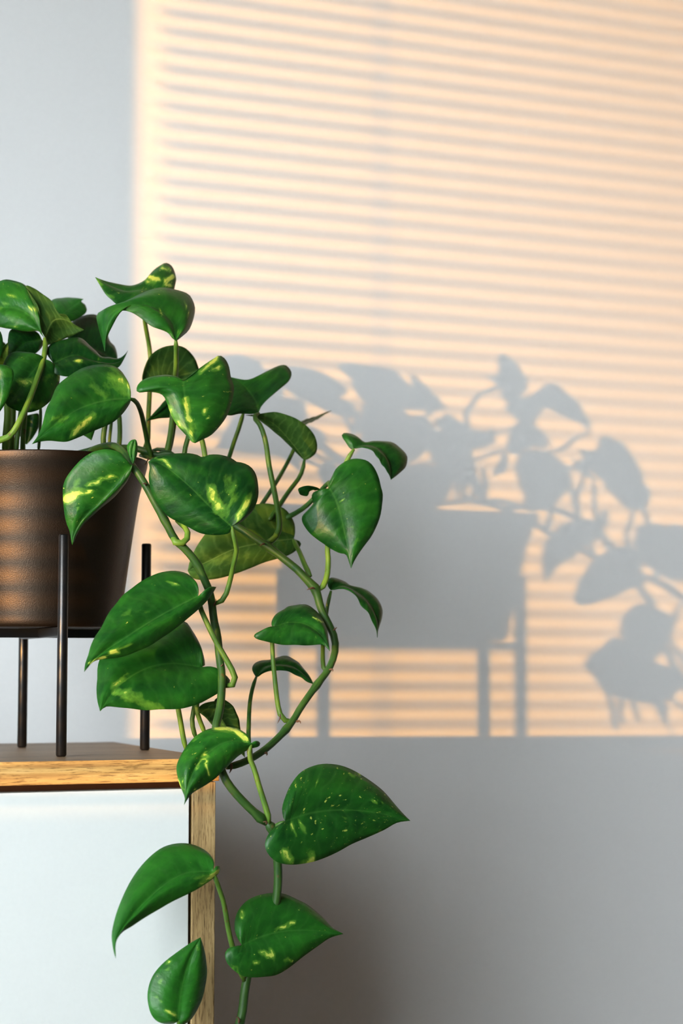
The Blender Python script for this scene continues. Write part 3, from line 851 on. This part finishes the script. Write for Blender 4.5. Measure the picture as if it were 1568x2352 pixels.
leaf('F', 1.50, (778, 655), (1270, 716), [(755, 622), (742, 580), (760, 540), (810, 518), (900, 508), (960, 490), (1020, 480), (1080, 492), (1140, 530), (1190, 590), (1240, 655)],
     [(800, 648), (830, 626), (880, 606), (960, 598), (1050, 606), (1130, 640), (1200, 682)], [(840, 570), (960, 545), (1080, 560), (1180, 630)], a=0.08, b=-0.3, bul=2, d1=6, d2=-2, tone=0.1, vari=0.0,
     pet=['F', (778, 652, 1.50), (745, 750, 1.495), (722, 880, 1.485), (714, 1050, 1.47), (712, 1200, 1.455), (735, 1330, 1.445)], pr=1.9, ptone=0.15)
leaf('F', 1.475, (420, 860), (680, 1342), [(450, 828), (520, 858), (580, 910), (612, 990), (640, 1100), (668, 1240)], [(330, 880), (285, 935), (340, 1000), (420, 1080), (520, 1180), (630, 1290)], [(470, 1000), (560, 1150)],
     a=0.1, bul=2, d1=3, tone=0.05, vari=0.0, top=False)
leaf('F', 1.418, (738, 1226), (158, 1753), [(715, 1205), (690, 1150), (640, 1106), (560, 1085), (480, 1083), (400, 1095), (330, 1120), (260, 1160), (200, 1220), (150, 1290), (105, 1380), (95, 1450), (112, 1540), (140, 1620), (166, 1690)],
     [(780, 1205), (810, 1215), (800, 1250), (740, 1262), (690, 1286), (620, 1332), (560, 1390), (500, 1450), (440, 1510), (370, 1560), (290, 1610), (230, 1650), (190, 1700)], [(640, 1205), (520, 1210), (400, 1275), (280, 1400), (195, 1570)],
     a=0.02, b=-0.12, bul=5, d1=10, d2=4, tone=0.45, vari=0.4,
     pats=[(430, 1095, 600, 1100, 28, .9), (600, 1110, 690, 1190, 30, .95), (260, 1450, 340, 1290, 12, .9), (350, 1310, 350, 1400, 14, .85), (345, 1400, 375, 1500, 14, .95), (105, 1540, 140, 1610, 9, .9), (240, 1625, 262, 1612, 10, .9), (145, 1548, 147, 1552, 8, .9), (170, 1280, 300, 1140, 24, .4)],
     pet=['P', (577, 1708, 1.418), (572, 1735, 1.42), (584, 1768, 1.42), (594, 1803, 1.42), (605, 1838, 1.42), (614, 1868, 1.42), (618, 1892, 1.42)], pr=2.8, ptone=0.5, label='leaf with a pale yellow margin over the sideboard corner')
leaf('E', 1.450, (1078, 350), (52, 1032), [(1075, 300), (1050, 220), (1000, 162), (930, 132), (850, 123), (750, 135), (660, 165), (560, 220), (480, 280), (400, 342), (330, 430), (270, 505), (235, 572), (200, 640), (150, 712), (110, 800), (88, 880), (60, 960)],
     [(1140, 312), (1200, 266), (1240, 266), (1225, 300), (1160, 390), (1080, 470), (960, 572), (860, 652), (740, 732), (640, 800), (520, 850), (430, 885), (340, 906), (240, 916), (150, 932), (90, 980)],
     [(900, 440), (740, 525), (550, 640), (350, 770), (180, 890)], a=0.04, b=-0.14, bul=6, d1=10, d2=3, tone=0.42, vari=0.15,
     pats=[(815, 228, 868, 242, 13, .95), (545, 455, 556, 455, 12, 1), (410, 467, 412, 468, 7, .9), (100, 960, 190, 920, 22, 1), (200, 908, 240, 900, 14, .95), (285, 860, 350, 850, 24, .95), (370, 825, 490, 775, 12, .75), (400, 500, 620, 510, 50, .3)],
     pet=['E', (1085, 360, 1.452), (1095, 450, 1.458), (1170, 620, 1.456), (1250, 780, 1.454), (1330, 920, 1.452), (1390, 1030, 1.45), (1410, 1100, 1.45), (1385, 1150, 1.452), (1320, 1160, 1.456)], pr=2.9, ptone=0.4)
leaf('E', 1.464, (1105, 990), (195, 1387), [(1138, 975), (1130, 900), (1095, 790), (1030, 665), (960, 577), (850, 600), (600, 720), (350, 830), (210, 900), (172, 990), (170, 1090), (163, 1180), (170, 1290)],
     [(1200, 1030), (1290, 1045), (1345, 1075), (1366, 1110), (1345, 1160), (1270, 1217), (1180, 1270), (1060, 1330), (950, 1360), (850, 1366), (700, 1371), (600, 1372), (490, 1360), (360, 1350), (250, 1345)],
     [(850, 955), (640, 990), (450, 1090), (310, 1220)], a=0.02, b=-0.20, bul=7, d1=16, d2=2, tone=0.38, vari=0.25,
     pats=[(320, 1160, 420, 1090, 26, .8), (380, 1220, 520, 1270, 56, .62), (540, 1320, 680, 1350, 40, .6), (310, 1230, 350, 1190, 22, .75), (430, 1050, 470, 1050, 16, .6), (700, 1298, 712, 1298, 12, 1), (915, 1167, 920, 1168, 8, 1), (560, 1340, 760, 1366, 14, .7)])

# --- lower trailing leaves
leaf('H', 1.415, (921, 352), (1529, 350), [(912, 335), (907, 290), (924, 230), (950, 172), (1000, 112), (1060, 82), (1120, 73), (1190, 83), (1260, 110), (1320, 145), (1380, 192), (1420, 232), (1452, 268), (1495, 315)],
     [(890, 368), (855, 396), (830, 435), (824, 475), (845, 517), (885, 550), (940, 563), (1000, 560), (1060, 549), (1120, 528), (1180, 500), (1240, 466), (1320, 432), (1400, 396), (1465, 360)],
     [(1050, 312), (1200, 297), (1370, 312)], a=0.08, b=-0.12, bul=5, d1=6, d2=6, tone=0.25, vari=0.55,
     pats=[(920, 500, 945, 545, 22, 1), (940, 550, 1060, 548, 11, .95), (1245, 122, 1288, 122, 11, 1), (950, 370, 970, 410, 9, .8), (990, 360, 1020, 400, 9, .8), (1210, 335, 1230, 345, 8, .6), (1260, 370, 1275, 385, 8, .7), (1345, 258, 1390, 262, 6, .7), (1060, 185, 1080, 165, 8, .6), (1040, 510, 1060, 520, 16, .7)],
     pet=['H', (918, 355, 1.415), (880, 375, 1.42), (862, 400, 1.425)], pr=2.2, ptone=0.3)
leaf('H', 1.412, (710, 956), (1204, 901), [(688, 918), (675, 870), (680, 820), (700, 776), (740, 735), (800, 710), (860, 702), (920, 708), (980, 735), (1040, 766), (1100, 815), (1150, 868)],
     [(680, 960), (645, 970), (627, 1000), (636, 1042), (665, 1076), (710, 1105), (760, 1113), (820, 1110), (880, 1100), (940, 1066), (1010, 1010), (1080, 960), (1140, 920)],
     [(800, 916), (900, 890), (1030, 883)], a=0.06, b=-0.10, bul=5, d1=6, d2=5, tone=0.48, vari=0.4,
     pats=[(870, 885, 970, 840, 10, 1), (805, 993, 860, 1010, 16, .95), (770, 1040, 790, 1045, 12, .8), (915, 1020, 945, 1032, 9, .95), (705, 820, 715, 790, 9, .8), (690, 1085, 710, 1092, 9, .8), (850, 960, 855, 975, 7, .7), (660, 1065, 690, 1060, 12, .5)],
     pet=['H', (708, 960, 1.415), (715, 1020, 1.425), (722, 1110, 1.43)], pr=2.2)
leaf('H', 1.40, (566, 598), (97, 1020), [(576, 562), (560, 520), (520, 486), (460, 462), (400, 460), (330, 480), (270, 520), (210, 582), (165, 650), (130, 722), (100, 800), (80, 880), (78, 930), (86, 982)],
     [(590, 566), (606, 576), (600, 602), (560, 640), (500, 680), (440, 712), (370, 745), (300, 785), (240, 820), (180, 860), (130, 892), (100, 935), (90, 980)], [(450, 602), (350, 650), (250, 735), (150, 850), (100, 930)],
     a=0.05, b=-0.18, bul=5, d1=10, d2=4, tone=0.62, vari=0.1, pats=[(510, 655, 590, 600, 14, .75), (560, 630, 598, 592, 9, .95), (480, 630, 540, 620, 14, .5)],
     pet=['H', (570, 602, 1.40), (585, 640, 1.403), (603, 690, 1.406), (624, 760, 1.41), (645, 880, 1.415), (668, 975, 1.42), (700, 1070, 1.43), (722, 1130, 1.432)], pr=2.3, ptone=0.45)
leaf('H', 1.40, (400, 1318), (509, 917), [(380, 1338), (312, 1333), (270, 1292), (252, 1230), (255, 1170), (280, 1100), (330, 1040), (400, 985), (460, 944)],
     [(420, 1345), (470, 1310), (510, 1235), (532, 1160), (540, 1100), (536, 1020), (522, 958)], [(412, 1200), (438, 1080), (470, 990)], a=0.05, b=-0.05, bul=5, d1=8, d2=6, tone=0.7, vari=0.2,
     pats=[(345, 1070, 355, 1035, 10, .75), (310, 1110, 318, 1150, 10, .8), (340, 1270, 390, 1300, 11, .85), (490, 960, 497, 980, 8, .8), (300, 1210, 320, 1230, 12, .6)],
     pet=['H', (400, 1320, 1.401), (402, 1350, 1.402), (420, 1420, 1.395), (500, 1480, 1.41), (640, 1460, 1.425)], pr=2.2)

# --- vines
vine([(205, 1036, 1.545), (235, 1026, 1.53), (262, 1024, 1.515), (286, 1042, 1.495), (303, 1070, 1.484), (319, 1090, 1.480), (336, 1118, 1.478), (356, 1155, 1.476), (380, 1198, 1.475), (402, 1240, 1.474), (418, 1254, 1.473), (440, 1278, 1.472),
      (456, 1302, 1.472), (469, 1331, 1.472), (481, 1359, 1.472), (487, 1390, 1.473), (491, 1424, 1.472), (499, 1460, 1.468), (504, 1510, 1.462), (509, 1550, 1.456), (508, 1600, 1.448), (503, 1638, 1.442), (495, 1672, 1.436), (497, 1720, 1.430),
      (511, 1776, 1.424), (531, 1810, 1.422), (562, 1845, 1.421), (594, 1875, 1.421), (612, 1892, 1.421)], [2.9, 3.1, 3.2, 3.3, 3.3, 3.3, 3.4], 0.3,
     roots=[(335, 1115, 1.475, 326, 1112, 1.0), (505, 1533, 1.457, 512, 1524, .8), (490, 1392, 1.470, 495, 1375, .7)], knobs=((0.30, 0.008, 0.25), (0.42, 0.008, 0.2), (0.985, 0.01, 0.3)))
vine([(612, 1888, 1.421), (622, 1900, 1.422), (632, 1930, 1.424), (637, 1975, 1.426), (638, 2030, 1.428), (628, 2100, 1.43), (600, 2170, 1.432), (572, 2230, 1.434), (562, 2275, 1.434), (557, 2320, 1.434), (547, 2370, 1.434), (540, 2430, 1.434)],
     [3.4, 3.5, 3.4, 3.5, 3.6, 3.5], 0.3, roots=[(612, 1893, 1.417, 604, 1888, 1.1), (548, 2350, 1.43, 542, 2335, 1.2)], knobs=((0.02, 0.02, 0.3), (0.88, 0.015, 0.25)))
vine([(322, 1046, 1.606), (350, 1052, 1.592), (400, 1090, 1.575), (450, 1140, 1.558), (505, 1186, 1.538), (548, 1212, 1.522), (567, 1224, 1.518), (592, 1241, 1.514), (608, 1251, 1.512), (632, 1268, 1.508), (657, 1288, 1.504), (682, 1308, 1.50), (708, 1335, 1.497), (725, 1354, 1.496), (731, 1378, 1.495), (741, 1408, 1.494), (756, 1437, 1.492),
      (767, 1462, 1.49), (770, 1486, 1.488), (766, 1510, 1.486), (755, 1536, 1.483), (739, 1558, 1.48), (712, 1594, 1.473), (688, 1629, 1.468), (672, 1656, 1.465), (648, 1685, 1.459), (621, 1711, 1.452), (598, 1729, 1.446), (573, 1744, 1.441), (548, 1755, 1.437), (520, 1763, 1.433)],
     [2.6, 2.9, 3.0, 3.2, 3.6, 3.1, 2.9, 2.9, 2.9], 0.38,
     roots=[(606, 1250, 1.508, 596, 1254, 1.0), (722, 1352, 1.49, 704, 1355, 1.3), (770, 1364, 1.5, 768, 1300, .1), (756, 1538, 1.478, 764, 1543, 1.1), (680, 1657, 1.462, 690, 1662, 1.2), (644, 1640, 1.464, 637, 1662, .7), (607, 1730, 1.445, 612, 1735, 1.1), (530, 1755, 1.428, 527, 1776, 1.3), (757, 1440, 1.488, 772, 1440, .9)][:2] +
     [(756, 1538, 1.478, 764, 1543, 1.1), (680, 1657, 1.462, 690, 1662, 1.2), (643, 1640, 1.464, 637, 1662, .7), (607, 1730, 1.445, 612, 1736, 1.1), (530, 1755, 1.428, 527, 1776, 1.3), (765, 1448, 1.488, 774, 1441, .9)],
     knobs=((0.37, 0.01, 0.25), (0.49, 0.012, 0.25), (0.71, 0.01, 0.25), (0.83, 0.01, 0.25)))
# hook at the first node, rising behind the big leaf
vine([(395, 1232, 1.474), (402, 1245, 1.471), (415, 1249, 1.470), (428, 1240, 1.471), (431, 1224, 1.474), (422, 1208, 1.48), (405, 1196, 1.488)], [3.0, 3.0, 2.6, 2.4, 2.4, 2.3], 0.85, 'petiole', 'petiole')
# runners lying over the rim
vine([(150, 1050, 1.60), (205, 1036, 1.588), (236, 1027, 1.583), (270, 1029, 1.58), (310, 1030, 1.575), (345, 1040, 1.565), (362, 1046, 1.56), (385, 1040, 1.555), (400, 1050, 1.55)], [3.0, 3.2, 3.0, 2.8], 0.25,
     roots=[(340, 1052, 1.555, 332, 1068, .8), (245, 1024, 1.575, 258, 1018, 1.2), (386, 1010, 1.56, 379, 987, .7)][:2])
vine([(346, 1036, 1.60), (362, 1032, 1.597), (380, 1034, 1.592), (400, 1044, 1.585)], [1.8, 1.8], 0.2)
# upright petioles whose leaves are higher up or out of sight
for pts, r_, tn in (
    ([(240, 1040, 1.57), (237, 1010, 1.57), (242, 972, 1.57), (250, 930, 1.575)], 2.4, 0.2),
    ([(250, 1035, 1.60), (252, 1005, 1.60), (256, 965, 1.60), (258, 930, 1.60)], 1.5, 0.5),
    ([(272, 1040, 1.60), (275, 1000, 1.60), (274, 960, 1.60), (268, 930, 1.60)], 2.2, 0.55),
    ([(428, 1116, 1.566), (421, 1075, 1.562), (425, 1030, 1.56), (432, 1005, 1.56), (437, 985, 1.56)], 2.2, 0.3),
    ([(478, 1164, 1.548), (476, 1090, 1.548), (467, 1025, 1.55), (460, 1000, 1.55), (455, 975, 1.55)], 2.3, 0.6),
    ([(500, 1180, 1.541), (512, 1100, 1.56), (535, 1022, 1.57), (548, 985, 1.57), (559, 948, 1.57)], 2.0, 0.2),
    ([(12, 1045, 1.58), (14, 1000, 1.58), (18, 950, 1.58), (14, 900, 1.58)], 3.2, 0.85),
    ([(26, 1045, 1.60), (27, 1000, 1.60), (30, 950, 1.60), (30, 900, 1.60)], 2.6, 0.8),
    ([(36, 1045, 1.57), (40, 1000, 1.57), (46, 960, 1.57), (52, 920, 1.57)], 2.2, 0.3),
    ([(52, 1045, 1.61), (53, 1000, 1.61), (57, 950, 1.61), (60, 900, 1.61)], 2.4, 0.6),
    ([(88, 1040, 1.63), (91, 1000, 1.63), (93, 960, 1.63), (93, 930, 1.63)], 1.5, 0.4),
    ([(-30, 1045, 1.60), (-28, 1000, 1.60), (-20, 940, 1.60)], 2.6, 0.6),
    ([(427, 1722, 1.50), (420, 1690, 1.50), (414, 1655, 1.50), (408, 1622, 1.50), (400, 1580, 1.505)], 2.2, 0.85),
    ([(452, 1700, 1.50), (445, 1680, 1.50), (441, 1655, 1.50), (446, 1625, 1.50), (452, 1590, 1.505)], 2.0, 0.25),
    ([(472, 1690, 1.49), (463, 1665, 1.49), (455, 1645, 1.49), (452, 1622, 1.49), (455, 1590, 1.495)], 2.0, 0.75),
):
    vine(pts, [r_, r_], tn, 'petiole', 'petiole')
# leaves of the same plant on its other side, beyond the picture's left edge
for (bx, by, tx, ty, wd, Y_, a_, b_, tn) in ((-60, 760, -190, 930, .8, 1.56, -.1, -.1, .5), (-120, 900, -260, 1090, .85, 1.54, -.2, -.05, .4), (-40, 745, -180, 690, .75, 1.62, -.1, -.3, .6),
                                             (-170, 820, -330, 900, .8, 1.62, -.2, -.1, .4), (-200, 1020, -300, 1230, .8, 1.52, -.1, -.05, .5), (-130, 720, -280, 740, .8, 1.66, -.1, -.2, .3),
                                             (-30, 780, -150, 880, .85, 1.67, -.1, -.1, .4), (-90, 860, -30, 980, .8, 1.66, .1, -.1, .3), (-110, 640, -30, 560, .8, 1.45, .1, -.2, .6), (-120, 700, -20, 760, .85, 1.44, .1, -.2, .5)):  # the last two leaves are added out of view to shade the wall
    e1_, e2_ = heart(bx, by, tx, ty, wd)
    leaf('P', Y_, (bx, by), (tx, ty), e1_, e2_, a=a_, b=b_, bul=4, tone=tn, vari=.3,
         pet=['P', (bx, by, Y_), (bx + 20, by + 60, Y_), (bx * .4 - 20, 990, 1.59), (bx * .3 - 20, 1050, 1.60)])
